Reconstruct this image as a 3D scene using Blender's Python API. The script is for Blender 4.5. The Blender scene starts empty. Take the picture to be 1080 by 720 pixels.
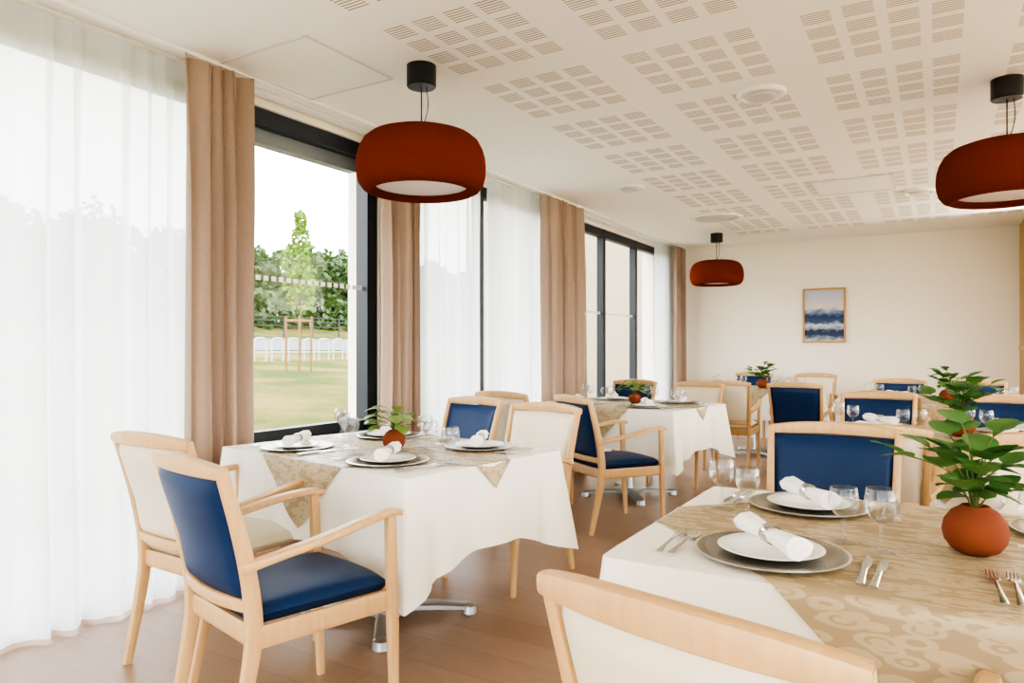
import bpy, bmesh, math, random
from mathutils import Vector, Matrix, noise
random.seed(7)
C = bpy.context.scene.collection
pi = math.pi
cos, sin = math.cos, math.sin

# ------------------------------------------------------------------ materials
def srgb(r, g, b):
    def f(c):
        c /= 255.0
        return c/12.92 if c <= 0.04045 else ((c+0.055)/1.055)**2.4
    return (f(r), f(g), f(b), 1)

class NT:
    def __init__(s, name):
        s.m = bpy.data.materials.new(name); s.m.use_nodes = True
        s.t = s.m.node_tree; s.n = s.t.nodes; s.l = s.t.links
        s.b = s.n['Principled BSDF']; s.out = s.n['Material Output']
    def node(s, typ, **kw):
        n = s.n.new(typ)
        for k, v in kw.items(): setattr(n, k, v)
        return n
    def link(s, a, b): s.l.new(a, b)
    def math(s, op, a, b=None, c=None):
        n = s.n.new('ShaderNodeMath'); n.operation = op
        for i, v in enumerate((a, b, c)):
            if v is None: continue
            if isinstance(v, (int, float)): n.inputs[i].default_value = v
            else: s.l.new(v, n.inputs[i])
        return n.outputs[0]
    def mix(s, fac, a, b, blend='MIX'):
        n = s.n.new('ShaderNodeMix'); n.data_type = 'RGBA'; n.blend_type = blend
        for idx, v in ((0, fac), (6, a), (7, b)):
            if isinstance(v, (int, float, tuple)): n.inputs[idx].default_value = v
            else: s.l.new(v, n.inputs[idx])
        return n.outputs[2]
    def coord(s, scale=(1, 1, 1), which='Object', rot=(0, 0, 0)):
        tc = s.node('ShaderNodeTexCoord'); mp = s.node('ShaderNodeMapping')
        mp.inputs['Scale'].default_value = scale; mp.inputs['Rotation'].default_value = rot
        s.link(tc.outputs[which], mp.inputs['Vector']); return mp.outputs[0]
    def noise(s, vec, scale, detail=4, rough=.5):
        n = s.node('ShaderNodeTexNoise'); n.inputs['Scale'].default_value = scale
        n.inputs['Detail'].default_value = detail; n.inputs['Roughness'].default_value = rough
        if vec is not None: s.link(vec, n.inputs['Vector'])
        return n.outputs['Fac']
    def bump(s, h, strength=.2, dist=.01):
        b = s.node('ShaderNodeBump'); b.inputs['Strength'].default_value = strength
        b.inputs['Distance'].default_value = dist
        s.link(h, b.inputs['Height']); s.link(b.outputs[0], s.b.inputs['Normal'])

def simple(name, col, rough=.6, metal=0, col2=None, nscale=20, stretch=(1, 1, 1), bump=0, bscale=None, spec=.5, sheen=0, bdist=.004):
    t = NT(name); t.b.inputs['Base Color'].default_value = col
    t.b.inputs['Roughness'].default_value = rough; t.b.inputs['Metallic'].default_value = metal
    t.b.inputs['Specular IOR Level'].default_value = spec
    if sheen: t.b.inputs['Sheen Weight'].default_value = sheen
    v = t.coord(stretch)
    if col2:
        t.link(t.mix(t.noise(v, nscale), col, col2), t.b.inputs['Base Color'])
    if bump:
        t.bump(t.noise(v, bscale or nscale*4, 3), bump, bdist)
    return t.m

M_wall = simple('wall_paint', srgb(242, 235, 220), .85, col2=srgb(239, 231, 215), nscale=3, bump=.05, bscale=200)
M_wood = simple('beech_wood', srgb(206, 170, 122), .42, col2=srgb(182, 144, 96), nscale=9, stretch=(6, 6, .8))
M_blue = simple('blue_leatherette', srgb(14, 46, 86), .5, col2=srgb(11, 40, 78), nscale=8, bump=.08, bscale=500, spec=.3)
M_cream = simple('cream_leatherette', srgb(216, 206, 184), .55, col2=srgb(208, 197, 174), nscale=6, bump=.08, bscale=500)
M_cloth = simple('white_tablecloth', srgb(238, 235, 226), .8, col2=srgb(230, 227, 217), nscale=5, bump=.35, bscale=7, bdist=.02)
M_black = simple('anthracite_metal', srgb(24, 32, 42), .45)
M_blackm = simple('matt_black_metal', srgb(12, 12, 14), .4)
M_greyfr = simple('grey_blind_box', srgb(130, 136, 140), .5)
M_white = simple('white_plastic', srgb(240, 238, 232), .4)
M_grill = simple('vent_grey', srgb(205, 200, 192), .5)
M_porc = simple('white_porcelain', srgb(240, 238, 233), .15)
M_steel = simple('polished_steel', srgb(200, 199, 197), .2, metal=1)
M_brush = simple('brushed_steel', srgb(185, 187, 188), .35, metal=.85)
M_napkin = simple('napkin_linen', srgb(244, 242, 238), .85, bump=.3, bscale=60)
M_terra = simple('terracotta', srgb(128, 70, 48), .9, col2=srgb(110, 58, 39), nscale=12, spec=.15)
M_felt = simple('terracotta_felt', srgb(122, 52, 31), .95, col2=srgb(94, 36, 20), nscale=170, bump=.5, bscale=260, spec=.03)
M_diff = simple('lamp_diffuser', srgb(215, 204, 200), .5)
M_trunk = simple('bark', srgb(80, 66, 50), .9)
M_stem = simple('plant_stem', srgb(80, 92, 44), .6)
M_slat = simple('oak_slat', srgb(206, 172, 122), .5, col2=srgb(186, 150, 102), nscale=8, stretch=(5, 5, .6))
M_frameoak = simple('picture_frame_oak', srgb(186, 142, 84), .5)
M_tarmac = simple('tarmac', srgb(92, 92, 94), .9)
M_rackw = simple('white_painted_steel', srgb(160, 160, 160), .5)
M_fence = simple('dark_fence', srgb(44, 50, 50), .6)
M_render = simple('cream_render', srgb(150, 138, 116), .9)
M_stake = simple('pine_stake', srgb(126, 92, 52), .8)
M_slab = simple('concrete_terrace', srgb(112, 110, 104), .9)

def charger_mat():
    t = NT('charger_silver'); v = t.coord((1, 1, 1))
    sep = t.node('ShaderNodeSeparateXYZ'); t.link(v, sep.inputs[0])
    ang = t.math('ARCTAN2', sep.outputs[1], sep.outputs[0])
    st = t.math('SINE', t.math('MULTIPLY', ang, 90))
    r = t.math('SQRT', t.math('ADD', t.math('MULTIPLY', sep.outputs[0], sep.outputs[0]), t.math('MULTIPLY', sep.outputs[1], sep.outputs[1])))
    st2 = t.math('SINE', t.math('MULTIPLY', r, 900))
    s = t.math('MULTIPLY', st, st2)
    edge = t.math('GREATER_THAN', r, .154)
    c = t.mix(t.math('MULTIPLY_ADD', s, .5, .5), srgb(56, 52, 46), srgb(186, 180, 168))
    t.link(t.mix(edge, c, srgb(225, 222, 216)), t.b.inputs['Base Color'])
    t.b.inputs['Metallic'].default_value = .85; t.b.inputs['Roughness'].default_value = .25
    return t.m
M_charger = charger_mat()

def runner_mat():
    t = NT('damask_beige')
    # woven leaf motif: three overlapping layers of elongated voronoi leaves
    tot = None
    for k, (a, sc) in enumerate(((.6, 1.0), (-.75, 1.1), (1.5, .9), (-.1, 1.25))):
        v = t.coord((8*sc, 23*sc, 23*sc), rot=(0, 0, a))
        vo = t.node('ShaderNodeTexVoronoi'); vo.inputs['Scale'].default_value = 1.15; vo.inputs['Randomness'].default_value = .85; t.link(v, vo.inputs['Vector'])
        d = vo.outputs['Distance']
        lf = t.math('MULTIPLY', t.math('LESS_THAN', d, .4), t.math('GREATER_THAN', t.math('ABSOLUTE', t.math('SUBTRACT', d, .22)), .035))
        tot = lf if tot is None else t.math('MAXIMUM', tot, lf)
    f = tot
    fine = t.noise(t.coord(), 300, 2)
    c = t.mix(f, srgb(158, 139, 107), srgb(180, 163, 132))
    t.link(t.mix(t.math('MULTIPLY', fine, .3), c, srgb(142, 122, 90)), t.b.inputs['Base Color'])
    t.link(t.math('MULTIPLY_ADD', f, -.2, .58), t.b.inputs['Roughness'])
    t.bump(f, .15, .002)
    return t.m
M_runner = runner_mat()

def floor_mat():
    t = NT('oak_vinyl_planks'); v = t.coord()
    b = t.node('ShaderNodeTexBrick'); t.link(v, b.inputs['Vector'])
    b.inputs['Color1'].default_value = srgb(174, 147, 124); b.inputs['Color2'].default_value = srgb(161, 133, 110)
    b.inputs['Mortar'].default_value = srgb(124, 99, 79)
    b.inputs['Scale'].default_value = 1; b.inputs['Mortar Size'].default_value = .0015
    b.inputs['Brick Width'].default_value = 1.2; b.inputs['Row Height'].default_value = .18
    v2 = t.coord((1.2, 14, 1)); n = t.noise(v2, 4, 6, .6)
    c = t.mix(t.math('MULTIPLY', n, .7), b.outputs['Color'], srgb(132, 105, 84))
    t.link(c, t.b.inputs['Base Color'])
    t.b.inputs['Roughness'].default_value = .33
    return t.m
M_floor = floor_mat()

def ceil_mat():
    t = NT('perforated_ceiling'); v = t.coord()
    sep = t.node('ShaderNodeSeparateXYZ'); t.link(v, sep.inputs[0])
    x, y = sep.outputs[0], sep.outputs[1]
    X = t.math('ADD', x, 2.1 + 8*.8); Y = t.math('ADD', y, 10*.8)
    def fr(a, p): return t.math('MULTIPLY', t.math('FRACT', t.math('DIVIDE', a, p)), p)
    cx, cy = fr(X, .8), fr(Y, .8)
    inc = t.math('MULTIPLY', t.math('LESS_THAN', cx, .639), t.math('LESS_THAN', cy, .639))
    sx, sy = fr(cx, .16), fr(cy, .16)
    slx = t.math('LESS_THAN', sx, .115); sly = t.math('LESS_THAN', sy, .118)
    line = t.math('LESS_THAN', fr(sy, .0197), .008)
    m = t.math('MULTIPLY', t.math('MULTIPLY', inc, slx), t.math('MULTIPLY', sly, line))
    reg = t.math('MULTIPLY', t.math('GREATER_THAN', x, -2.1), t.math('LESS_THAN', y, 9.0))
    m = t.math('MULTIPLY', m, reg)
    t.link(t.mix(m, srgb(244, 241, 232), srgb(158, 144, 122)), t.b.inputs['Base Color'])
    t.b.inputs['Roughness'].default_value = .9
    return t.m
M_ceil = ceil_mat()

def sheer_mat():
    t = NT('white_voile')
    tr = t.node('ShaderNodeBsdfTransparent'); tl = t.node('ShaderNodeBsdfTranslucent'); df = t.node('ShaderNodeBsdfDiffuse')
    tl.inputs[0].default_value = (.8, .83, .86, 1); df.inputs[0].default_value = (.85, .86, .87, 1)
    m1 = t.node('ShaderNodeMixShader'); m1.inputs[0].default_value = .5
    t.link(tl.outputs[0], m1.inputs[1]); t.link(df.outputs[0], m1.inputs[2])
    # denser weave when the cloth is seen edge-on
    lw = t.node('ShaderNodeLayerWeight'); lw.inputs['Blend'].default_value = .5
    m2 = t.node('ShaderNodeMixShader'); t.link(t.math('MULTIPLY_ADD', lw.outputs['Facing'], .13, .87), m2.inputs[0])
    t.link(tr.outputs[0], m2.inputs[1]); t.link(m1.outputs[0], m2.inputs[2]); t.link(m2.outputs[0], t.out.inputs[0])
    return t.m
M_sheer = sheer_mat()

def curtain_mat():
    t = NT('linen_curtain')
    wv = t.noise(t.coord((300, 300, 60)), 1, 2)
    t.link(t.mix(wv, srgb(178, 156, 139), srgb(154, 131, 114)), t.b.inputs['Base Color'])
    t.b.inputs['Roughness'].default_value = .9
    tl = t.node('ShaderNodeBsdfTranslucent'); tl.inputs[0].default_value = srgb(185, 162, 142)
    m = t.node('ShaderNodeMixShader'); m.inputs[0].default_value = .06
    t.link(t.b.outputs[0], m.inputs[1]); t.link(tl.outputs[0], m.inputs[2]); t.link(m.outputs[0], t.out.inputs[0])
    return t.m
M_curtain = curtain_mat()

def glass_mat(name, tint=(1, 1, 1, 1), base=.03, k=.5):
    t = NT(name)
    tr = t.node('ShaderNodeBsdfTransparent'); tr.inputs[0].default_value = tint
    gl = t.node('ShaderNodeBsdfGlossy'); gl.inputs['Roughness'].default_value = .01
    lw = t.node('ShaderNodeLayerWeight'); lw.inputs['Blend'].default_value = .22
    f = t.math('MULTIPLY_ADD', lw.outputs['Facing'], k, base)
    m = t.node('ShaderNodeMixShader'); t.link(f, m.inputs[0])
    t.link(tr.outputs[0], m.inputs[1]); t.link(gl.outputs[0], m.inputs[2]); t.link(m.outputs[0], t.out.inputs[0])
    return t.m
M_pane = glass_mat('window_glass', (.97, .98, .98, 1), .01, .1)
M_glass = glass_mat('drinking_glass', (.965, .97, .975, 1), .03, .6)

def leaf_mat(name, c1, c2, sc=30, translucent=.3):
    t = NT(name); v = t.coord()
    t.link(t.mix(t.noise(v, sc, 3), c1, c2), t.b.inputs['Base Color'])
    t.b.inputs['Roughness'].default_value = .5
    tl = t.node('ShaderNodeBsdfTranslucent'); tl.inputs[0].default_value = c1
    m = t.node('ShaderNodeMixShader'); m.inputs[0].default_value = translucent
    t.link(t.b.outputs[0], m.inputs[1]); t.link(tl.outputs[0], m.inputs[2]); t.link(m.outputs[0], t.out.inputs[0])
    return t.m
M_leaf = leaf_mat('houseplant_leaf', srgb(88, 130, 50), srgb(162, 182, 106), 35)
M_leafd = leaf_mat('eucalyptus_leaf', srgb(58, 106, 50), srgb(100, 140, 76), 25)
M_tree = leaf_mat('tree_foliage', srgb(46, 70, 30), srgb(74, 96, 42), .6)
M_young = leaf_mat('young_tree_leaf', srgb(92, 124, 34), srgb(112, 140, 44), 2)

def grass_mat():
    t = NT('grass'); v = t.coord()
    n1 = t.noise(v, .35, 5, .6); n2 = t.noise(v, 6, 4, .7)
    r = t.node('ShaderNodeMapRange'); r.inputs[1].default_value = .4; r.inputs[2].default_value = .6; t.link(n1, r.inputs[0])
    c = t.mix(r.outputs[0], srgb(70, 82, 28), srgb(124, 106, 58))
    t.link(t.mix(t.math('MULTIPLY', n2, .6), c, srgb(46, 58, 18)), t.b.inputs['Base Color'])
    t.b.inputs['Roughness'].default_value = .95; t.b.inputs['Specular IOR Level'].default_value = .1
    return t.m
M_grass = grass_mat()

def art_mat():
    t = NT('seascape_painting')
    tc = t.node('ShaderNodeTexCoord'); sep = t.node('ShaderNodeSeparateXYZ'); t.link(tc.outputs['Generated'], sep.inputs[0])
    mp = t.node('ShaderNodeMapping'); mp.inputs['Scale'].default_value = (2, 1, 7); t.link(tc.outputs['Generated'], mp.inputs[0])
    n = t.noise(mp.outputs[0], 2.2, 6, .65)
    z = t.math('ADD', sep.outputs[2], t.math('MULTIPLY', t.math('SUBTRACT', n, .5), .3))
    cr = t.node('ShaderNodeValToRGB'); e = cr.color_ramp.elements
    e[0].position = 0; e[0].color = srgb(180, 184, 190)
    e[1].position = 1; e[1].color = srgb(180, 182, 196)
    for p, c in ((.1, (40, 62, 100)), (.2, (20, 38, 74)), (.3, (190, 198, 210)), (.37, (50, 74, 114)), (.48, (24, 46, 88)), (.58, (110, 134, 170)), (.64, (210, 196, 192)), (.82, (188, 190, 204))):
        k = e.new(p); k.color = srgb(*c)
    t.link(z, cr.inputs[0]); t.link(cr.outputs[0], t.b.inputs['Base Color'])
    return t.m
M_art = art_mat()

# ------------------------------------------------------------------ geometry helpers
class Geo:
    def __init__(s): s.v = []; s.f = []; s.mi = []
    def add(s, vs, fs, mi=0, M=None):
        o = len(s.v)
        for p in vs:
            p = Vector(p); s.v.append(M @ p if M else p)
        for f in fs: s.f.append([i+o for i in f]); s.mi.append(mi)
        return s
    def box(s, x0, x1, y0, y1, z0, z1, mi=0, M=None):
        vs = [(x0, y0, z0), (x1, y0, z0), (x1, y1, z0), (x0, y1, z0), (x0, y0, z1), (x1, y0, z1), (x1, y1, z1), (x0, y1, z1)]
        s.add(vs, [(0, 3, 2, 1), (4, 5, 6, 7), (0, 1, 5, 4), (1, 2, 6, 5), (2, 3, 7, 6), (3, 0, 4, 7)], mi, M); return s
    def rev(s, prof, seg=32, mi=0, M=None, close=True):
        vs = []; fs = []; n = len(prof)
        for r, z in prof:
            for k in range(seg):
                a = 2*pi*k/seg; vs.append((r*cos(a), r*sin(a), z))
        for i in range(n-1):
            for k in range(seg):
                k2 = (k+1) % seg
                fs.append((i*seg+k, i*seg+k2, (i+1)*seg+k2, (i+1)*seg+k))
        if close:
            if prof[0][0] > 1e-4: fs.append(tuple(reversed(range(seg))))
            if prof[-1][0] > 1e-4: fs.append(tuple((n-1)*seg+k for k in range(seg)))
        s.add(vs, fs, mi, M); return s
    def sweep(s, pts, halfs, side=(1, 0, 0), seg=12, e=.45, mi=0, M=None, closed_caps=True):
        """superellipse-section bar along pts; halfs=(a,b) or list; a along `side`"""
        pts = [Vector(p) for p in pts]; n = len(pts)
        if isinstance(halfs, tuple): halfs = [halfs]*n
        vs = []; fs = []; side = Vector(side)
        for i, p in enumerate(pts):
            d = (pts[min(i+1, n-1)]-pts[max(i-1, 0)]).normalized()
            sx = (side-d*side.dot(d)).normalized(); sy = d.cross(sx)
            a, b = halfs[i]
            for k in range(seg):
                t = 2*pi*(k+.5)/seg; c, q = cos(t), sin(t)
                vs.append(p+sx*a*math.copysign(abs(c)**e, c)+sy*b*math.copysign(abs(q)**e, q))
        for i in range(n-1):
            for k in range(seg):
                k2 = (k+1) % seg; fs.append((i*seg+k, i*seg+k2, (i+1)*seg+k2, (i+1)*seg+k))
        if closed_caps:
            fs.append(tuple(reversed(range(seg)))); fs.append(tuple((n-1)*seg+k for k in range(seg)))
        s.add(vs, fs, mi, M); return s
    def mesh(s, name, mats, smooth=True, ang=35, fixn=True):
        me = bpy.data.meshes.new(name); me.from_pydata([tuple(p) for p in s.v], [], s.f)
        if not isinstance(mats, (list, tuple)): mats = [mats]
        for m in mats: me.materials.append(m)
        for p, k in zip(me.polygons, s.mi): p.material_index = k
        if fixn:
            bm = bmesh.new(); bm.from_mesh(me); bmesh.ops.recalc_face_normals(bm, faces=bm.faces); bm.to_mesh(me); bm.free()
        if smooth:
            me.shade_smooth(); me.set_sharp_from_angle(angle=math.radians(ang))
        me.update(); return me

def obj(name, me, loc=(0, 0, 0), rz=0, parent=None, scale=1):
    o = bpy.data.objects.new(name, me); C.objects.link(o)
    o.location = loc; o.rotation_euler = (0, 0, rz)
    if scale != 1: o.scale = (scale,)*3
    if parent: o.parent = parent
    return o

def catmull(P, k=6):
    P = [Vector(p) for p in P]; out = []
    for i in range(len(P)-1):
        p0 = P[max(i-1, 0)]; p1 = P[i]; p2 = P[i+1]; p3 = P[min(i+2, len(P)-1)]
        for j in range(k):
            t = j/k
            out.append(.5*((2*p1)+(p2-p0)*t+(2*p0-5*p1+4*p2-p3)*t*t+(3*p1-p0-3*p2+p3)*t**3))
    out.append(P[-1]); return out

def lerplist(L, n):
    out = []
    for i in range(n):
        t = i/(n-1)*(len(L)-1); k = min(int(t), len(L)-2); f = t-k
        out.append(tuple(a+(b-a)*f for a, b in zip(L[k], L[k+1])))
    return out

# ------------------------------------------------------------------ room shell
H = 2.6; XL = -3.24; YB = 9.9; XR = 4.2; YF = -3.0
obj('floor', Geo().box(XL-.3, XR+.3, YF-.3, YB+.3, -.12, 0).mesh('floor', M_floor, False))
obj('ceiling', Geo().box(XL-.3, XR+.3, YF-.3, YB+.3, H, H+.15).mesh('ceiling', M_ceil, False))
obj('wall_back', Geo().box(XL-.3, XR+.3, YB, YB+.25, 0, H).mesh('wall_back', M_wall, False))
# left wall with openings
g = Geo(); HT = 2.55; x0, x1 = XL-.28, XL
g.box(x0, x1, YF, -.6, 0, H); g.box(x0, x1, 3.66, 4.0, 0, H); g.box(x0, x1, 6.2, 6.75, 0, H); g.box(x0, x1, 9.4, YB, 0, H)
g.box(x0, x1, -.6, 9.4, HT, H)
g.box(x0, x1, 2.46, 3.66, 0, .66)
g.box(x0, x1, 4.0, 6.2, 0, .12); g.box(x0, x1, 6.75, 9.4, 0, .12)
obj('wall_left', g.mesh('wall_left', M_wall, False))
obj('trim_1', Geo().box(XL, XL+.05, 2.46, 3.66, .645, .665).mesh('trim_1', M_black, False))
# right wall with big openings added out of view to let skylight in
g = Geo(); g.box(XR, XR+.25, YF, -2.4, 0, H); g.box(XR, XR+.25, -2.4, 8.0, 2.45, H); g.box(XR, XR+.25, -2.4, 8.0, 0, .1)
g.box(XR, XR+.25, 2.6, 2.9, 0, H); g.box(XR, XR+.25, 8.0, YB, 0, H)
obj('wall_right', g.mesh('wall_right', M_wall, False))
g = Geo(); g.box(XL-.3, -2.6, YF-.25, YF, 0, H); g.box(-2.6, 3.6, YF-.25, YF, 2.45, H); g.box(3.6, XR+.25, YF-.25, YF, 0, H); g.box(-2.6, 3.6, YF-.25, YF, 0, .1)  # unseen openings behind camera, added so skylight fills the room
obj('wall_front', g.mesh('wall_front', M_wall, False))

def window_x(name, x, y0, y1, z0, z1, mull=(), t=.05, d=.035, rail=None):
    g = Geo()
    g.box(x-d, x+d, y0, y0+t, z0, z1); g.box(x-d, x+d, y1-t, y1, z0, z1)
    g.box(x-d, x+d, y0, y1, z1-.09, z1); g.box(x-d, x+d, y0, y1, z0, z0+.07)
    for m in mull: g.box(x-d-.005, x+d+.005, m-.035, m+.035, z0, z1)
    if rail: g.box(x-d, x+d, y0, y1, rail-.03, rail+.03)
    e = bpy.data.objects.new(name, None); C.objects.link(e)
    obj('frame', g.mesh(name+'_frame', M_black, False), parent=e)
    obj('pane', Geo().add([(x, y0, z0), (x, y1, z0), (x, y1, z1), (x, y0, z1)], [(0, 1, 2, 3)]).mesh(name+'_pane', M_pane, False, fixn=False), parent=e)
    return e
wx = XL-.06
w1 = window_x('window_1', wx, -.6, 2.46, 0, HT, (.95,), .06)
g = Geo(); g.sweep(catmull([(wx+.035, .99, 1.05), (wx+.08, .99, 1.05), (wx+.085, 1.02, 1.05), (wx+.085, 1.13, 1.05)]), (.009, .009), side=(0, 0, 1), seg=10, e=.8)
g.box(wx+.034, wx+.042, .97, 1.01, .96, 1.12); obj('door_handle', g.mesh('door_handle', M_blackm), parent=w1)
w2 = window_x('window_2', wx, 2.46, 3.66, .66, HT, (), .05)
g = Geo(); g.box(wx-.05, wx+.05, 3.56, 3.655, .66, HT); obj('side_post', g.mesh('side_post', M_black, False), parent=w2)
g = Geo(); g.box(wx-.12, wx-.05, 2.52, 3.56, HT-.17, HT-.06); obj('blind_box', g.mesh('blind_box', M_greyfr, False), parent=w2)
window_x('window_3', wx, 4.0, 6.2, .12, HT, (4.95,))
window_x('window_4', wx, 6.75, 9.4, .12, HT, (7.5, 8.5))
g = Geo()
for x in (XR+.1,):
    for y in (-2.4, -.7, .95, 2.55, 2.9, 4.6, 6.3, 7.95): g.box(x-.03, x+.03, y, y+.06, .1, 2.45)
    g.box(x-.03, x+.03, -2.4, 8, 2.38, 2.45); g.box(x-.03, x+.03, -2.4, 8, .1, .16)
obj('fill_window_5', g.mesh('fill_window_5', M_black, False))  # frames of the added skylight openings on the right
g = Geo()
for xx in (-2.6, -1.05, .5, 2.05, 3.54): g.box(xx, xx+.06, YF-.15, YF-.09, .1, 2.45)
g.box(-2.6, 3.6, YF-.15, YF-.09, 2.38, 2.45)
obj('fill_window_6', g.mesh('fill_window_6', M_black, False))  # frames of the added skylight openings behind camera
# safety dots on glazing
g = Geo()
def dots(y0, y1, z):
    y = y0
    while y < y1:
        g.add([(wx+.004, y, z-.014), (wx+.004, y+.035, z-.014), (wx+.004, y+.035, z+.014), (wx+.004, y, z+.014)], [(0, 1, 2, 3)])
        y += .055
dots(2.53, 3.54, 1.6); dots(6.82, 7.45, 1.6); dots(7.55, 8.45, 1.6)
obj('glazing_safety_dots', g.mesh('glazing_safety_dots', M_white, False, fixn=False))

# baseboards
obj('baseboard_back', Geo().box(XL, .78, YB-.012, YB, 0, .07).mesh('baseboard_back', M_white, False))
g = Geo()
for a, b in ((3.66, 4.0), (6.2, 6.75), (9.4, YB)): g.box(XL, XL+.012, a, b, 0, .07)
obj('baseboard_left', g.mesh('baseboard_left', M_white, False))

# right partition with slatted oak
obj('wall_partition', Geo().box(.84, XR, 8.75, YB, 0, H).mesh('wall_partition', M_wall, False))
g = Geo(); y = 8.78
while y < YB-.04:
    g.box(.80, .839, y, y+.028, .0, 1.18); g.box(.80, .839, y, y+.028, 1.22, H); y += .045
g.box(.79, .839, 8.76, YB-.01, 1.18, 1.22); g.box(.825, .84, 8.76, YB-.01, 0, H)
obj('slatted_oak_panel', g.mesh('slatted_oak_panel', M_slat, False))

# ceiling fittings
def disc_fit(name, x, y, r, kind):
    g = Geo()
    if kind == 'vent':
        g.rev([(r, H), (r, H-.012), (r*.93, H-.02), (r*.86, H-.012)], 40, 0, Matrix.Translation((x, y, 0)), close=False)
        for k in (.8, .62, .44, .26):
            g.rev([(r*k+.012, H-.004), (r*k, H-.02), (r*k-.02, H-.01), (r*k-.03, H-.003)], 40, 1, Matrix.Translation((x, y, 0)), close=False)
        g.rev([(r*.86, H-.003), (0, H-.003)], 40, 1, Matrix.Translation((x, y, 0)), close=False)
    else:
        g.rev([(r, H), (r, H-.012), (r*.93, H-.02), (r*.84, H-.02), (r*.8, H-.01), (0, H-.01)], 40, 0, Matrix.Translation((x, y, 0)), close=False)
        g.rev([(r*.6, H-.01), (r*.6, H-.03), (r*.5, H-.035), (0, H-.036)], 40, 1, Matrix.Translation((x, y, 0)), close=False)
    obj(name, g.mesh(name, [M_white, M_grill]))
disc_fit('ceiling_speaker', -.83, 4.05, .13, 'sp')
disc_fit('ceiling_speaker', -2.29, 5.83, .125, 'sp')
disc_fit('ceiling_air_diffuser', -2.03, 7.65, .27, 'vent')
disc_fit('ceiling_speaker', -.14, 7.3, .125, 'sp')
def hatch(x, y, s=.3):
    g = Geo()
    g.box(x-s, x+s, y-s, y+s, H-.004, H)
    for (a, b, c, d) in ((-s-.008, s+.008, -s-.008, -s), (-s-.008, s+.008, s, s+.008), (-s-.008, -s, -s, s), (s, s+.008, -s, s)):
        g.box(x+a, x+b, y+c, y+d, H-.008, H, 1)
    obj('ceiling_hatch', g.mesh('ceiling_hatch', [M_white, M_grill], False))
hatch(-2.72, 2.55, .29); hatch(-.62, 6.75, .3)
g = Geo(); g.box(-3.17, -3.13, -2.5, 9.85, H-.018, H); g.box(-3.045, -3.015, -2.5, 9.85, H-.018, H)
obj('curtain_track', g.mesh('curtain_track', M_white, False))

# ------------------------------------------------------------------ curtains
def curtain(name, y0, y1, x, amp, n, mat, seed=0, zt=H-.02, zb=.015, squeeze=0):
    rnd = random.Random(seed); NU = max(60, int(n*14)); NZ = 22
    ph = [rnd.uniform(0, 6.28) for _ in range(6)]
    vs = []; fs = []
    for j in range(NZ+1):
        w = j/NZ; z = zt+(zb-zt)*w
        for i in range(NU+1):
            u = i/NU
            uu = u+.012*sin(6.28*2*u+ph[0])+.25/n*sin(2*pi*n*.37*u+ph[1])
            a = amp*(.55+.45*min(1, w*4))*(1+.35*sin(2*pi*n*.23*u+ph[2]+w))
            xx = x+a*sin(2*pi*n*uu+.5*w*sin(ph[3]+u*9))+.25*a*sin(2*pi*n*2.1*u+ph[4]+w*2)*w
            yc = (y0+y1)/2; hw = (y1-y0)/2*(1-squeeze*sin(pi*min(1, w*1.1)))
            yy = yc+(u*2-1)*hw+.18*amp*sin(4*pi*n*uu)+.01*sin(w*5+ph[5])*w
            vs.append((xx, yy, z))
    for j in range(NZ):
        for i in range(NU):
            a = j*(NU+1)+i; fs.append((a, a+1, a+NU+2, a+NU+1))
    me = Geo().add(vs, fs).mesh(name, mat, True, 180, fixn=False)
    return obj(name, me)
curtain('sheer_curtain', -.6, 2.2, -3.15, .034, 18, M_sheer, 1)
curtain('sheer_curtain', 3.88, 4.78, -3.15, .03, 7, M_sheer, 2)
curtain('sheer_curtain', 4.84, 5.8, -3.15, .03, 7, M_sheer, 22)
curtain('sheer_curtain', 8.85, 9.55, -3.15, .02, 7, M_sheer, 3)
curtain('drape_curtain', 2.06, 2.45, -3.03, .045, 4.5, M_curtain, 4, squeeze=.06)
curtain('drape_curtain', 3.46, 3.9, -3.03, .045, 5, M_curtain, 5, squeeze=.08)
curtain('drape_curtain', 5.6, 6.45, -3.03, .045, 8, M_curtain, 6, squeeze=.03)
curtain('drape_curtain', 9.33, 9.78, -3.03, .045, 5, M_curtain, 7)

# ------------------------------------------------------------------ pendants
def pendant(x, y):
    e = bpy.data.objects.new('pendant_lamp', None); C.objects.link(e); e.location = (x, y, 0)
    prof = [(.226, 2.03), (.229, 1.992), (.24, 1.975), (.262, 1.972), (.288, 1.985), (.308, 2.013), (.318, 2.05), (.321, 2.09), (.317, 2.14), (.305, 2.182),
            (.284, 2.22), (.252, 2.246), (.206, 2.262), (.13, 2.268), (.0, 2.27)]
    g = Geo().rev(prof, 64, close=False); obj('shade', g.mesh('pendant_shade', M_felt, True, 80), parent=e)
    g = Geo().rev([(.228, 2.005), (.15, 2.0), (0, 1.998)], 48, close=False); obj('diffuser', g.mesh('pendant_diffuser', M_diff), parent=e)
    g = Geo().rev([(.0, H), (.073, H), (.073, H-.1), (.068, H-.106), (0, H-.106)], 32, close=False)
    g.rev([(0, 2.285), (.02, 2.285), (.022, 2.262), (0, 2.262)], 16, close=False)
    obj('canopy', g.mesh('pendant_canopy', M_blackm), parent=e)
    g = Geo().sweep([(0, 0, H-.1), (0, 0, 2.27)], (.0035, .0035), seg=8, e=1)
    g.sweep(catmull([(.03, 0, H-.1), (.034, .01, 2.4), (.02, .0, 2.32), (.0, 0, 2.28)]), (.0025, .0025), seg=8, e=1)
    obj('cable', g.mesh('pendant_cable', M_blackm), parent=e)
pendant(-2.2, 2.8); pendant(-2.32, 8.75); pendant(.31, 4.5)

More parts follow.
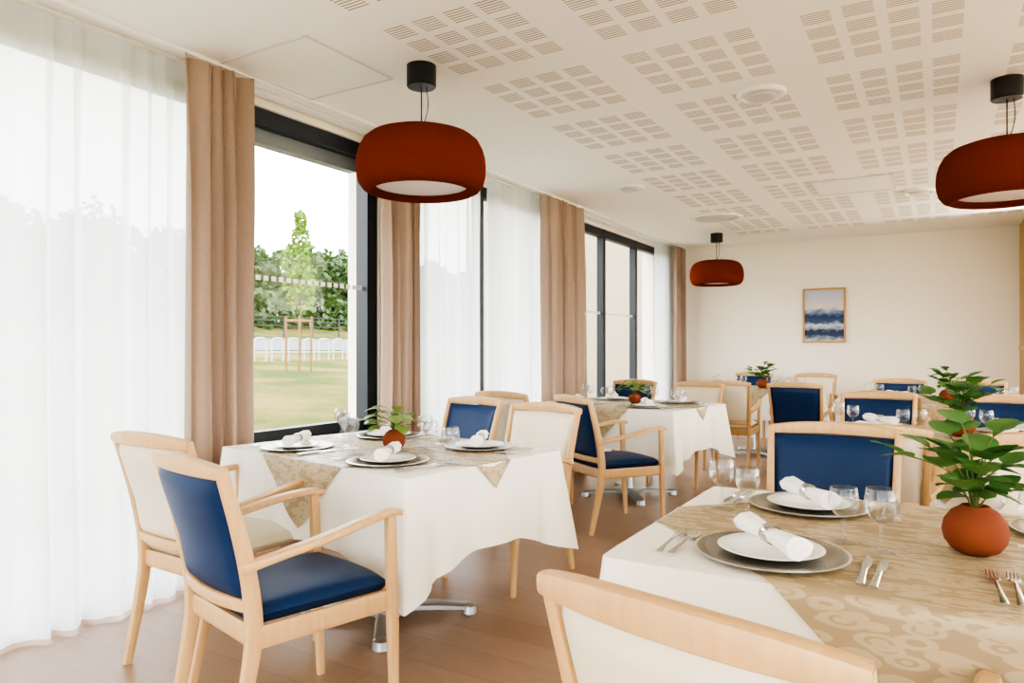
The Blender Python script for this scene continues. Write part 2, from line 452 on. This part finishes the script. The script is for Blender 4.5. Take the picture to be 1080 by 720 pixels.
# ------------------------------------------------------------------ chairs
def back_y(z):   # post centre line y at height z
    P = [(0, -.30), (.25, -.245), (.42, -.225), (.62, -.255), (.86, -.325)]
    for (a, b), (c, d) in zip(P, P[1:]):
        if z <= c: return b+(d-b)*(z-a)/(c-a)
    return P[-1][1]
def chair_frame(arms=True):
    g = Geo()
    for s in (-1, 1):
        g.sweep(catmull([(s*.222, -.30, 0), (s*.228, -.245, .25), (s*.232, -.225, .42), (s*.24, -.255, .62), (s*.25, -.325, .862)], 5),
                lerplist([(.013, .015), (.016, .021), (.017, .025), (.016, .022), (.014, .016)], 21))
        top = .655 if arms else .44
        g.sweep(catmull([(s*.252, .245, 0), (s*.256, .235, .3), (s*.262, .222, top)], 5), lerplist([(.013, .013), (.018, .018), (.016, .018)], 11))
        if arms:
            g.sweep(catmull([(s*.243, -.262, .585), (s*.262, -.2, .602), (s*.29, -.05, .632), (s*.288, .1, .658), (s*.27, .21, .668), (s*.262, .262, .66)], 6),
                    lerplist([(.015, .016), (.021, .013), (.026, .012), (.026, .012), (.022, .012), (.016, .011)], 31), side=(1, 0, 0))
        g.sweep([(s*.238, -.22, .385), (s*.252, .225, .385)], (.011, .032))
    g.sweep([(-.25, .232, .385), (.25, .232, .385)], (.011, .032), side=(0, 1, 0))
    g.sweep([(-.23, -.222, .385), (.23, -.222, .385)], (.011, .032), side=(0, 1, 0))
    pts = []
    for i in range(17):
        x = -.262+.524*i/16; q = 1-(x/.262)**2
        pts.append((x, -.325-.038*q, .855+.012*q))
    hs = [(.017, .026-.009*abs(i/8-1)**3) for i in range(17)]
    g.sweep(pts, hs, side=(0, 1, 0), e=.5)
    pts2 = [(x*.88, back_y(.5)-.03*(1-(x/.262)**2), .475) for x, _, _ in pts]
    g.sweep(pts2, (.012, .018), side=(0, 1, 0))
    return g
def chair_back():
    g = Geo(); vs = []; fs = []; NX, NZ = 16, 12
    for side in (1, -1):
        for j in range(NZ+1):
            for i in range(NX+1):
                a = -1+2*i/NX; b = -1+2*j/NZ
                a2 = math.copysign(abs(a)**.8, a); b2 = math.copysign(abs(b)**.8, b)
                z = .662+b2*.176; w = .2265+.01*b2; x = a2*w
                ed = max(0, (1-abs(a2)**8))**.5*max(0, (1-abs(b2)**8))**.5
                y = back_y(z)-.034*(1-a2*a2)*(.7+.3*b2)+side*(.006+.02*ed)
                vs.append((x, y, z))
    N = (NX+1)*(NZ+1)
    for s in (0, 1):
        for j in range(NZ):
            for i in range(NX):
                a = s*N+j*(NX+1)+i; q = (a, a+1, a+NX+2, a+NX+1); fs.append(q if s else q[::-1])
    def idx(i, j): return j*(NX+1)+i
    ring = [idx(i, 0) for i in range(NX)]+[idx(NX, j) for j in range(NZ)]+[idx(i, NZ) for i in range(NX, 0, -1)]+[idx(0, j) for j in range(NZ, 0, -1)]
    for k in range(len(ring)):
        a, b = ring[k], ring[(k+1) % len(ring)]; fs.append((a, b, b+N, a+N))
    return g.add(vs, fs)
def chair_seat():
    g = Geo(); vs = []; fs = []; N = 18
    def P(a, b, top):
        y = .005+b*.235; w = .222+.022*(b+1)/2
        if b > 0: y += -.012*a*a
        x = a*w
        ed = (max(0, 1-abs(a)**7)**.4)*(max(0, 1-abs(b)**7)**.4)
        z = .44+(.028*ed+.012*(1-a*a)*(1-b*b) if top else -.028*min(1, ed*2))
        return (x, y, z)
    for top in (True, False):
        for j in range(N+1):
            for i in range(N+1):
                a = -1+2*i/N; b = -1+2*j/N
                vs.append(P(math.copysign(abs(a)**.75, a), math.copysign(abs(b)**.75, b), top))
    M = (N+1)**2
    for s in (0, 1):
        for j in range(N):
            for i in range(N):
                a = s*M+j*(N+1)+i; fs.append((a, a+1, a+N+2, a+N+1))
    return g.add(vs, fs)
ME_frame = chair_frame(True).mesh('armchair_frame', M_wood, True, 40)
ME_frame2 = chair_frame(False).mesh('sidechair_frame', M_wood, True, 40)
ME_back = {}; ME_seat = {}
for k, m in (('blue', M_blue), ('cream', M_cream)):
    ME_back[k] = chair_back().mesh('back_'+k, m, True, 70); ME_seat[k] = chair_seat().mesh('seat_'+k, m, True, 80)
def chair(x, y, deg, col='blue', arms=True, sx=.91, sz=1.0):
    e = bpy.data.objects.new('dining_armchair' if arms else 'dining_chair', None); C.objects.link(e)
    e.location = (x, y, 0); e.rotation_euler = (0, 0, math.radians(deg)); e.scale = (sx, 1, sz)
    obj('frame', ME_frame if arms else ME_frame2, parent=e); obj('backrest', ME_back[col], parent=e); obj('seat', ME_seat[col], parent=e)
    return e

# ------------------------------------------------------------------ tables
HX, HY, TZ = .62, .45, .745
def edge_off(px, py, d):
    # outward displacement of hanging cloth at drop d
    c = math.exp(-(((abs(px)-HX)**2+(abs(py)-HY)**2)/.02))
    f = sin(17*px+3)+.6*sin(29*px*1+1+8*py)+sin(19*py+1.3)*.8
    return .006+d*(.05+.036*f*min(1, d*6))+c*d*.13
def cloth_mesh():
    g = Geo(); per = []
    r = .015; NE = 44
    def edge(p, q, n):
        for i in range(n):
            t = i/n; per.append((p[0]+(q[0]-p[0])*t, p[1]+(q[1]-p[1])*t))
    def arc(cx, cy, a0, n=6):
        for i in range(n):
            a = a0+pi/2*i/n; per.append((cx+r*cos(a), cy+r*sin(a)))
    edge((-HX+r, -HY), (HX-r, -HY), NE); arc(HX-r, -HY+r, -pi/2); edge((HX, -HY+r), (HX, HY-r), 34); arc(HX-r, HY-r, 0)
    edge((HX-r, HY), (-HX+r, HY), NE); arc(-HX+r, HY-r, pi/2); edge((-HX, HY-r), (-HX, -HY+r), 34); arc(-HX+r, -HY+r, pi)
    n = len(per); vs = []; fs = []; NR = 14
    for k in range(NR+1):
        for i, (px, py) in enumerate(per):
            a = per[i-1]; b = per[(i+1) % n]; t = Vector((b[0]-a[0], b[1]-a[1])).normalized(); nr = Vector((t.y, -t.x))
            dc = math.hypot(abs(px)-HX, abs(py)-HY)
            cd = Vector((math.copysign(1, px), math.copysign(1, py))).normalized()
            w = math.exp(-(dc/.09)**2); nr = (nr*(1-w)+cd*w).normalized()
            drop = .31+.13*max(0, 1-dc/.34)**1.3
            d = drop*(k/NR)**1.15
            o = edge_off(px, py, d)
            o -= d*.16*math.exp(-((dc-.13)/.05)**2)
            o = max(o, .004)
            vs.append((px+nr.x*o, py+nr.y*o, TZ+.006-(.0 if k == 0 else .003)-d))
    for k in range(NR):
        for i in range(n):
            j = (i+1) % n; fs.append((k*n+i, (k+1)*n+i, (k+1)*n+j, k*n+j))
    fs.append(tuple(range(n)))
    return g.add(vs, fs).mesh('tablecloth', M_cloth, True, 60)
def topper_mesh(R=.72):
    ys = sorted(set([R*(-1+2*i/60) for i in range(61)]+[HY, -HY])); U = 60; vs = []; fs = []
    for y0 in ys:
        w = max(R-abs(y0), .0005)
        for i in range(U+1):
            u = -1+2*i/U
            if w <= HX: x = u*w
            else:
                x = u/.9*HX if abs(u) <= .9 else math.copysign(HX+(abs(u)-.9)/.1*(w-HX), u)
            y = y0; z = TZ+.0085; ox = abs(x)-HX; oy = abs(y)-HY
            if oy > 1e-6:
                y = math.copysign(HY+max(edge_off(x, math.copysign(HY, y0), oy), .004)+.006, y0); z -= oy
            elif oy > -1e-5:
                y = math.copysign(HY+.008, y0)
            if ox > 1e-6:
                x0_ = math.copysign(HX, x); x = math.copysign(HX+max(edge_off(x0_, y, ox), .004)+.006, x); z -= ox
            vs.append((x, y, z))
    for j in range(len(ys)-1):
        for i in range(U):
            a = j*(U+1)+i; fs.append((a, a+1, a+U+2, a+U+1))
    return Geo().add(vs, fs).mesh('table_runner', M_runner, True, 60)
ME_cloth = cloth_mesh(); ME_top = topper_mesh()
ME_board = Geo().box(-HX+.01, HX-.01, -HY+.01, HY-.01, TZ-.03, TZ).mesh('tabletop', M_wood, False)
g = Geo(); g.rev([(.0, .06), (.04, .06), (.036, .08), (.036, .7), (.12, .712), (.12, .715), (0, .715)], 24, close=False)
ME_col = g.mesh('column', M_brush)
g = Geo()
for k in range(4):
    a = pi/4+k*pi/2; R = .36
    g.sweep([(0, 0, .05), (R*cos(a)*.6, R*sin(a)*.6, .045), (R*cos(a), R*sin(a), .035)], [(.045, .018), (.04, .016), (.032, .012)], side=(-sin(a), cos(a), 0))
    g.rev([(0, 0), (.03, 0), (.037, .008), (.034, .04), (.012, .05), (0, .051)], 20, M=Matrix.Translation((R*cos(a), R*sin(a), 0)), close=False)
g.box(-.11, .11, -.11, .11, .035, .07)
ME_base = g.mesh('base', M_brush)

# tableware meshes
ME_charger = Geo().rev([(0, 0), (.1, 0), (.157, .008), (.16, .011), (.157, .012), (.115, .006), (.1, .004), (0, .004)], 64, close=False).mesh('charger_plate', M_charger, True, 60)
ME_plate = Geo().rev([(0, 0), (.06, 0), (.08, .004), (.107, .012), (.11, .014), (.107, .0155), (.082, .008), (.072, .005), (0, .004)], 64, close=False).mesh('dinner_plate', M_porc, True, 60)
def glass_mesh(name, s=1, tall=1):
    pr = [(0, .001), (.03, .001), (.034, .003), (.02, .006), (.006, .012), (.0042, .03), (.0042, .06*tall), (.008, .066*tall), (.022, .078*tall), (.032, .094*tall), (.0355, .112*tall), (.034, .13*tall), (.0305, .15*tall),
          (.0298, .15*tall), (.0333, .13*tall), (.0348, .112*tall), (.0315, .095*tall), (.0205, .08*tall), (0, .073*tall)]
    return Geo().rev([(r*s, z*s) for r, z in pr], 32, close=False).mesh(name, M_glass, True, 80)
ME_wine = glass_mesh('wine_glass', .92, .92); ME_water = glass_mesh('water_glass', 1.0, .93)
def napkin_mesh():
    g = Geo(); vs = []; fs = []; S = 28; L = .115
    xs = [-L, -L*.8, -L*.5, -.02, .0, .02, L*.5, L*.8, L]
    rr = [.025, .024, .021, .0175, .0172, .0175, .021, .024, .026]
    for x, r in zip(xs, rr):
        for k in range(S):
            a = 2*pi*k/S; q = r*(1+.07*sin(3*a+x*10)+.05*sin(7*a))
            vs.append((x, q*cos(a)*1.1, .026+q*sin(a)*.9))
    n = len(xs)
    for i in range(n-1):
        for k in range(S):
            k2 = (k+1) % S; fs.append((i*S+k, i*S+k2, (i+1)*S+k2, (i+1)*S+k))
    fs.append(tuple(reversed(range(S)))); fs.append(tuple((n-1)*S+k for k in range(S)))
    g.add(vs, fs)
    for (a, b) in ((-L-.001, .018), (L+.001, .019)):
        pts = [(a, b*(1-t/40)*cos(t*.5)*1.05, .026+b*(1-t/40)*sin(t*.5)*.9) for t in range(34)]
        g.sweep(pts, (.001, .0022), side=(1, 0, 0), seg=6)
    g.rev([(.0205, -.014), (.0215, -.012), (.0212, .012), (.0205, .014)], 28, 1, Matrix.Translation((0, 0, .026)) @ Matrix.Rotation(pi/2, 4, 'Y'), close=False)
    return g.mesh('napkin_roll', [M_napkin, M_steel], True, 50)
ME_nap = napkin_mesh()
def fork_mesh():
    g = Geo()
    g.sweep(catmull([(0, -.1, .004), (0, -.05, .006), (0, .02, .007), (0, .045, .004)], 4), lerplist([(.008, .0014), (.005, .0015), (.003, .0018), (.007, .0013)], 13), e=.8)
    g.sweep([(0, .042, .004), (0, .05, .0035), (0, .06, .004)], [(.007, .0012), (.0115, .0012), (.0115, .001)], e=.6)
    for k in (-1.5, -.5, .5, 1.5):
        g.sweep([(k*.0062, .058, .004), (k*.0062, .08, .004), (k*.006, .1, .008)], [(.0019, .001), (.0017, .001), (.0009, .0006)])
    return g.mesh('fork', M_steel)
def knife_mesh():
    g = Geo()
    g.sweep([(0, -.105, .004), (0, -.06, .005), (0, .0, .005)], [(.0085, .003), (.007, .0032), (.0055, .003)], e=.8)
    g.sweep([(0, .0, .004), (.001, .03, .004), (.001, .08, .004), (-.003, .108, .004)], [(.006, .0012), (.0095, .001), (.0085, .0008), (.002, .0006)], e=.8)
    return g.mesh('knife', M_steel)
ME_fork, ME_knife = fork_mesh(), knife_mesh()

def leaf(g, base, d, up, L, W, mi=0, cup=.15):
    d = d.normalized(); side = d.cross(up).normalized(); nrm = side.cross(d).normalized()
    n = 8; vs = []; fs = []
    for i in range(n+1):
        t = i/n
        w = W*.5*(sin(pi*min(1, t**.75)))**.6 if 0 < t < 1 else .0008
        drop = -L*.25*t*t
        c = base+d*(L*t)+nrm*drop
        vs += [c-side*w+nrm*w*cup, c-nrm*0, c+side*w+nrm*w*cup]
    for i in range(n):
        a = i*3; fs += [(a, a+1, a+4, a+3), (a+1, a+2, a+5, a+4)]
    g.add(vs, fs, mi)
def plant_mesh(name, seed, kind):
    rnd = random.Random(seed); g = Geo()
    pr = [(0, .0), (.028, 0), (.045, .01), (.058, .028), (.062, .048), (.058, .07), (.044, .09), (.03, .099), (.026, .103), (.022, .1), (.022, .07), (0, .065)]
    if kind == 'bushy': pr = [(r*.8, z*.85) for r, z in pr]
    g.rev(pr, 40, 0, close=False)
    if kind == 'bushy':
        for k in range(26):
            a = rnd.uniform(0, 2*pi); el = rnd.uniform(.2, 1.45); L = rnd.uniform(.06, .125)
            tip = Vector((cos(a)*cos(el)*L, sin(a)*cos(el)*L, .09+sin(el)*L*.9))
            g.sweep(catmull([(0, 0, .075), (tip.x*.3, tip.y*.3, .09+.6*(tip.z-.09)), tip], 4), (.0013, .0013), seg=6, e=1, mi=1)
            leaf(g, tip, Vector((cos(a), sin(a), rnd.uniform(-.3, .4))), Vector((0, 0, 1)), rnd.uniform(.05, .075), rnd.uniform(.05, .065), 2)
    else:
        for k in range(13):
            a = 2*pi*k/13+rnd.uniform(-.3, .3); el = rnd.uniform(.35, 1.4); L = rnd.uniform(.11, .21)
            tip = Vector((cos(a)*cos(el)*L, sin(a)*cos(el)*L, .1+sin(el)*L*.85))
            path = catmull([(0, 0, .085), (tip.x*.35, tip.y*.35, .1+.65*(tip.z-.1)), tip], 6)
            g.sweep(path, (.0018, .0018), seg=6, e=1, mi=1)
            for j, p in enumerate(path[4::3]):
                b = a+(1 if j % 2 else -1)*rnd.uniform(.5, 1.5)
                leaf(g, Vector(p), Vector((cos(b), sin(b), rnd.uniform(-.1, 1.2))), Vector((0, 0, 1)), rnd.uniform(.05, .08), rnd.uniform(.055, .072), 2, cup=.2)
            leaf(g, tip, Vector((cos(a), sin(a), .7)), Vector((0, 0, 1)), .07, .065, 2)
    return g.mesh(name, [M_terra, M_stem, M_leaf if kind == 'bushy' else M_leafd], True, 60, fixn=False)
ME_pl = {'bushy': plant_mesh('potted_plant', 3, 'bushy'), 'euca': plant_mesh('potted_plant_b', 11, 'euca')}

def table(x, y, deg, plant='euca', prot=0, seats=(0, 1, 2, 3), ps=1.0):
    r = math.radians(deg)
    e = bpy.data.objects.new('dining_table', None); C.objects.link(e); e.location = (x, y, 0); e.rotation_euler = (0, 0, r)
    obj('tabletop', ME_board, parent=e); obj('column', ME_col, parent=e); obj('base', ME_base, parent=e)
    obj('tablecloth', ME_cloth, (x, y, 0), r); obj('table_runner', ME_top, (x, y, 0), r)
    T = Matrix.Translation((x, y, 0)) @ Matrix.Rotation(r, 4, 'Z')
    z0 = TZ+.0095
    def put(name, me, lx, ly, z, rot):
        p = T @ Vector((lx, ly, 0)); return obj(name, me, (p.x, p.y, z), rot+r)
    for k in seats:
        sx, sy, rot = [(-.31, -.265, 0), (.31, -.265, 0), (-.31, .265, pi), (.31, .265, pi)][k]
        put('charger_plate', ME_charger, sx, sy, z0, 0); put('dinner_plate', ME_plate, sx, sy, z0+.005, 0)
        put('napkin_roll', ME_nap, sx, sy, z0+.018, math.radians(-50)+random.uniform(-.1, .1))
        c, s = cos(rot), sin(rot)
        def off(a, b): return sx+a*c-b*s, sy+a*s+b*c
        for a, b, n, m, rr in ((-.185, -.01, 'fork', ME_fork, 0), (-.215, -.015, 'fork', ME_fork, .05), (.185, -.02, 'knife', ME_knife, 0), (.212, -.03, 'knife', ME_knife, -.04)):
            ax, ay = off(a, b)
            if abs(ax) < HX-.01: put(n, m, ax, ay, z0, rot+rr)
        ax, ay = off(.125, .185); put('wine_glass', ME_wine, ax, ay, z0, 0)
        ax, ay = off(.205, .14); put('water_glass', ME_water, ax, ay, z0, 0)
    put('potted_plant', ME_pl[plant], .07, -.03, z0, prot).scale = (ps,)*3

table(-2.11, 2.45, -9, 'bushy', .4)
table(-2.15, 5.45, -9, 'bushy', 1.4)
table(-1.75, 8.3, -4, 'euca', 1.0)
table(0.0, 1.87, 0, 'euca', 2.0, ps=1.02)
table(0.03, 4.3, 0, 'euca', .2, ps=1.1)
table(0.0, 6.95, 0, 'euca', 4.2)

# chairs
chair(-2.43, 1.86, -2, 'cream', sz=1.01); chair(-1.79, 1.60, -13, 'blue', sx=.89, sz=1.01)
chair(-1.95, 3.22, 172, 'cream'); chair(-2.6, 3.45, 168, 'blue')
chair(-1.90, 4.53, -34, 'blue', sx=.88); chair(-2.68, 4.72, -8, 'cream')
chair(-1.95, 6.25, 172, 'cream'); chair(-2.62, 6.35, 172, 'blue')
chair(-1.78, 7.25, 4, 'cream'); chair(-1.1, 7.2, -3, 'blue')
chair(-2.05, 9.25, 180, 'blue'); chair(-1.3, 9.2, 180, 'cream')
chair(-.205, 1.195, -13, 'cream', sx=.86); chair(.42, 1.12, 6, 'blue')
chair(-.36, 2.87, 182, 'blue', sx=.96); chair(.33, 2.83, 178, 'cream')
chair(-.27, 3.62, 0, 'cream', sx=.96); chair(.38, 3.6, 2, 'cream')
chair(-.36, 5.3, 180, 'blue'); chair(.34, 5.3, 180, 'blue')
chair(-.33, 6.15, 0, 'cream'); chair(.36, 6.15, 0, 'cream')
chair(-.33, 7.9, 180, 'blue'); chair(.33, 7.9, 180, 'blue')

# ------------------------------------------------------------------ picture
e = bpy.data.objects.new('framed_seascape', None); C.objects.link(e); e.location = (-1.25, YB, 1.62)
g = Geo(); w, h, f = .255, .35, .022
g.box(-w, w, -.03, 0, h-f, h); g.box(-w, w, -.03, 0, -h, -h+f); g.box(-w, -w+f, -.03, 0, -h+f, h-f); g.box(w-f, w, -.03, 0, -h+f, h-f)
obj('frame', g.mesh('picture_frame', M_frameoak, False), parent=e)
obj('canvas', Geo().box(-w+f, w-f, -.012, -.002, -h+f, h-f).mesh('canvas', M_art, False), parent=e)

# ------------------------------------------------------------------ exterior
PX = [(-90, 4.5), (-70, 4), (-45, 3.0), (-36, 1.75), (-28, 1.0), (-19, .40), (-8, -.12), (-3.52, -.14), (60, -.14)]
def tz(x):
    for (a, b), (c, d) in zip(PX, PX[1:]):
        if x <= c: return b+(d-b)*(x-a)/(c-a)
    return -.14
xs = [-90, -80, -70, -60, -52, -45, -40, -36, -32, -28, -24, -19, -14, -11, -8, -3.5, 0, 20, 60]
ys = list(range(-60, 121, 10)); vs = []; fs = []
for y in ys:
    for x in xs: vs.append((x, y, tz(x)))
n = len(xs)
for j in range(len(ys)-1):
    for i in range(n-1):
        a = j*n+i; fs.append((a, a+1, a+n+1, a+n))
obj('lawn_ground', Geo().add(vs, fs).mesh('lawn_ground', M_grass, True, 180))
def strip(name, xa, xb, mat, dz=.04, ya=-50, yb=110):
    vs = []; fs = []
    for k in range(9):
        x = xa+(xb-xa)*k/8
        vs += [(x, ya, tz(x)+dz), (x, yb, tz(x)+dz)]
    for k in range(8): fs.append((2*k, 2*k+1, 2*k+3, 2*k+2))
    obj(name, Geo().add(vs, fs).mesh(name, mat, True, 180))
strip('road', -36, -28.5, M_tarmac)
strip('terrace_path', -5.2, -3.55, M_slab, .04, -12, 15)
g = Geo(); y = 6.0
while y < 40:
    z = tz(-23)
    g.sweep(catmull([(-23, y, z), (-23, y, z+.75), (-23, y+.06, z+.9), (-23, y+.3, z+.94), (-23, y+.5, z+.9), (-23, y+.56, z+.75), (-23, y+.56, z)], 3), (.035, .035), side=(1, 0, 0), seg=6, e=1)
    y += .85
g.box(-23.04, -22.96, 6, 40, tz(-23)+.35, tz(-23)+.41)
obj('bicycle_rack', g.mesh('bicycle_rack', M_rackw))
g = Geo(); y = 10
while y < 75:
    g.box(-37.04, -36.96, y, y+.08, 1.8, 3.3)
    y += 2.5
for z in (1.95, 2.3, 2.65, 3.0, 3.25): g.box(-37.01, -36.99, 10, 75, z, z+.04)
obj('perimeter_fence', g.mesh('perimeter_fence', M_fence, False))
def foliage(g, c, rx, ry, rz, n, size, rnd):
    vs = []; fs = []
    for k in range(n):
        d = Vector((rnd.gauss(0, 1), rnd.gauss(0, 1), rnd.gauss(0, 1))).normalized()
        rr = rnd.uniform(.55, 1)**.6*(1+.25*noise.noise(d*2.2+Vector(c)))
        p = Vector(c)+Vector((d.x*rx, d.y*ry, d.z*rz))*rr
        a = Vector((rnd.gauss(0, 1), rnd.gauss(0, 1), rnd.gauss(0, 1))).normalized(); b = a.orthogonal().normalized()
        s = size*rnd.uniform(.6, 1.3); o = len(vs)
        vs += [p+a*s, p+b*s*.6, p-a*s, p-b*s*.6]; fs.append((o, o+1, o+2, o+3))
    g.add(vs, fs, 0)
rnd = random.Random(5); g = Geo(); y = 18
while y < 100:
    for row in range(2):
        x = -47-row*7+rnd.uniform(-1.5, 1.5); h = rnd.uniform(5.8, 7.2)+row*1.1; yy = y+rnd.uniform(-1, 1)
        zb = tz(x)
        foliage(g, (x, yy, zb+h*.52), h*.36, h*.4, h*.5, 900, .3, rnd)
        g.sweep([(x, yy, zb-.2), (x, yy, zb+h*.6)], (.18, .18), seg=8, e=1, mi=1)
        foliage(g, (x+3, yy+1, zb+1.0), 2, 2.4, 1.5, 260, .28, rnd)
    y += 3.0
obj('tree_line', g.mesh('tree_line', [M_tree, M_trunk], False, fixn=False))
# young tree with stakes
tx, ty = -18.6, 17.0; zb = tz(tx); g = Geo()
g.sweep(catmull([(0, 0, -.1), (.03, .02, 1.5), (-.03, 0, 3), (0, .03, 5.1)], 4), lerplist([(.05, .05), (.012, .012)], 13), seg=8, e=1, mi=1)
for k, (zz, r, hh) in enumerate(((2.5, .45, .5), (3.1, .6, .55), (3.8, .5, .55), (4.5, .34, .55), (5.1, .2, .4))):
    foliage(g, (.1*sin(k*2), .12*cos(k*2), zz), r, r, hh, 160, .09, rnd)
    for q in range(5):
        a = q*1.26+k; g.sweep([(0, 0, zz-.5), (cos(a)*r*.8, sin(a)*r*.8, zz+.1)], (.01, .01), seg=6, e=1, mi=1)
e = bpy.data.objects.new('young_tree', None); C.objects.link(e); e.location = (tx, ty, zb)
obj('crown', g.mesh('young_tree_crown', [M_young, M_trunk], False, fixn=False), parent=e)
g = Geo()
sp = [(-.4, -.2), (.35, -.3), (.1, .45)]
for a, b in sp: g.sweep([(a, b, -.2), (a, b, 1.9)], (.04, .04), seg=8, e=1)
for i in range(3):
    a, b = sp[i], sp[(i+1) % 3]; g.sweep([(a[0], a[1], 1.75), (b[0], b[1], 1.75)], (.02, .045), side=(0.3, .9, 0), seg=8)
obj('stakes', g.mesh('stakes', M_stake), parent=e)
# neighbouring wing
g = Geo(); g.box(-10.5, -4.3, 15.5, 20, -.2, 5.5); g.box(-10.6, -4.2, 15.4, 20, 5.5, 5.7)
obj('neighbouring_building', g.mesh('neighbouring_building', M_render, False))

# ------------------------------------------------------------------ light
W = bpy.data.worlds.new('overcast_sky'); bpy.context.scene.world = W; W.use_nodes = True
nt = W.node_tree; bg = nt.nodes['Background']
tc = nt.nodes.new('ShaderNodeTexCoord'); sp_ = nt.nodes.new('ShaderNodeSeparateXYZ'); cr = nt.nodes.new('ShaderNodeValToRGB')
nt.links.new(tc.outputs['Generated'], sp_.inputs[0]); nt.links.new(sp_.outputs[2], cr.inputs[0]); nt.links.new(cr.outputs[0], bg.inputs[0])
cr.color_ramp.elements[0].color = (1, .99, .965, 1); cr.color_ramp.elements[1].color = (.88, .93, 1, 1)
bg.inputs[1].default_value = 3.2

def portal(loc, rot, sx, sy):
    l = bpy.data.lights.new('window_portal', 'AREA'); l.shape = 'RECTANGLE'; l.size = sx; l.size_y = sy; l.cycles.is_portal = True
    o = bpy.data.objects.new('window_portal', l); C.objects.link(o); o.location = loc; o.rotation_euler = rot
R90 = pi/2
portal((XL-.3, 4.4, 1.3), (0, -R90, 0), 2.55, 10.2)
portal((XR+.3, 2.8, 1.3), (0, R90, 0), 2.5, 10.6)
portal((.5, YF-.3, 1.3), (R90, 0, 0), 6.4, 2.5)

# unseen fill lamps added to brighten ceiling and room, in wall-mounted housings
def add_fill_lamp(x, y, length, rz, power):
    e = bpy.data.objects.new('fill_lamp', None); C.objects.link(e); e.location = (x, y, 1.85); e.rotation_euler = (0, 0, rz)
    g = Geo().box(-.06, .06, -length/2, length/2, -.05, 0); obj('housing', g.mesh('fill_lamp_housing', M_white, False), parent=e)
    l = bpy.data.lights.new('fill_lamp_light', 'AREA'); l.shape = 'RECTANGLE'; l.size = .1; l.size_y = length; l.energy = power; l.color = (1, .95, .87)
    o = bpy.data.objects.new('fill_strip', l); C.objects.link(o); o.parent = e; o.location = (0, 0, .01); o.rotation_euler = (pi, 0, 0)
add_fill_lamp(XR-.07, 5.4, 4.6, 0, 110); add_fill_lamp(XR-.07, .1, 4.6, 0, 90)
add_fill_lamp(2.4, 8.68, 2.6, pi/2, 65)
add_fill_lamp(0.5, YF+.08, 5.5, pi/2, 55)

# ------------------------------------------------------------------ camera
cam = bpy.data.cameras.new('camera'); co = bpy.data.objects.new('camera', cam); C.objects.link(co)
cam.sensor_width = 36; cam.lens = 25.0; cam.shift_y = .0065; cam.clip_start = .05; cam.clip_end = 300
co.location = (0, 0, 1.2); co.rotation_euler = (pi/2, 0, math.radians(30.9))
bpy.context.scene.camera = co
vs_ = bpy.context.scene.view_settings
vs_.view_transform = 'AgX'
try: vs_.look = 'AgX - High Contrast'
except Exception as ex: print(ex)
vs_.exposure = 1.6
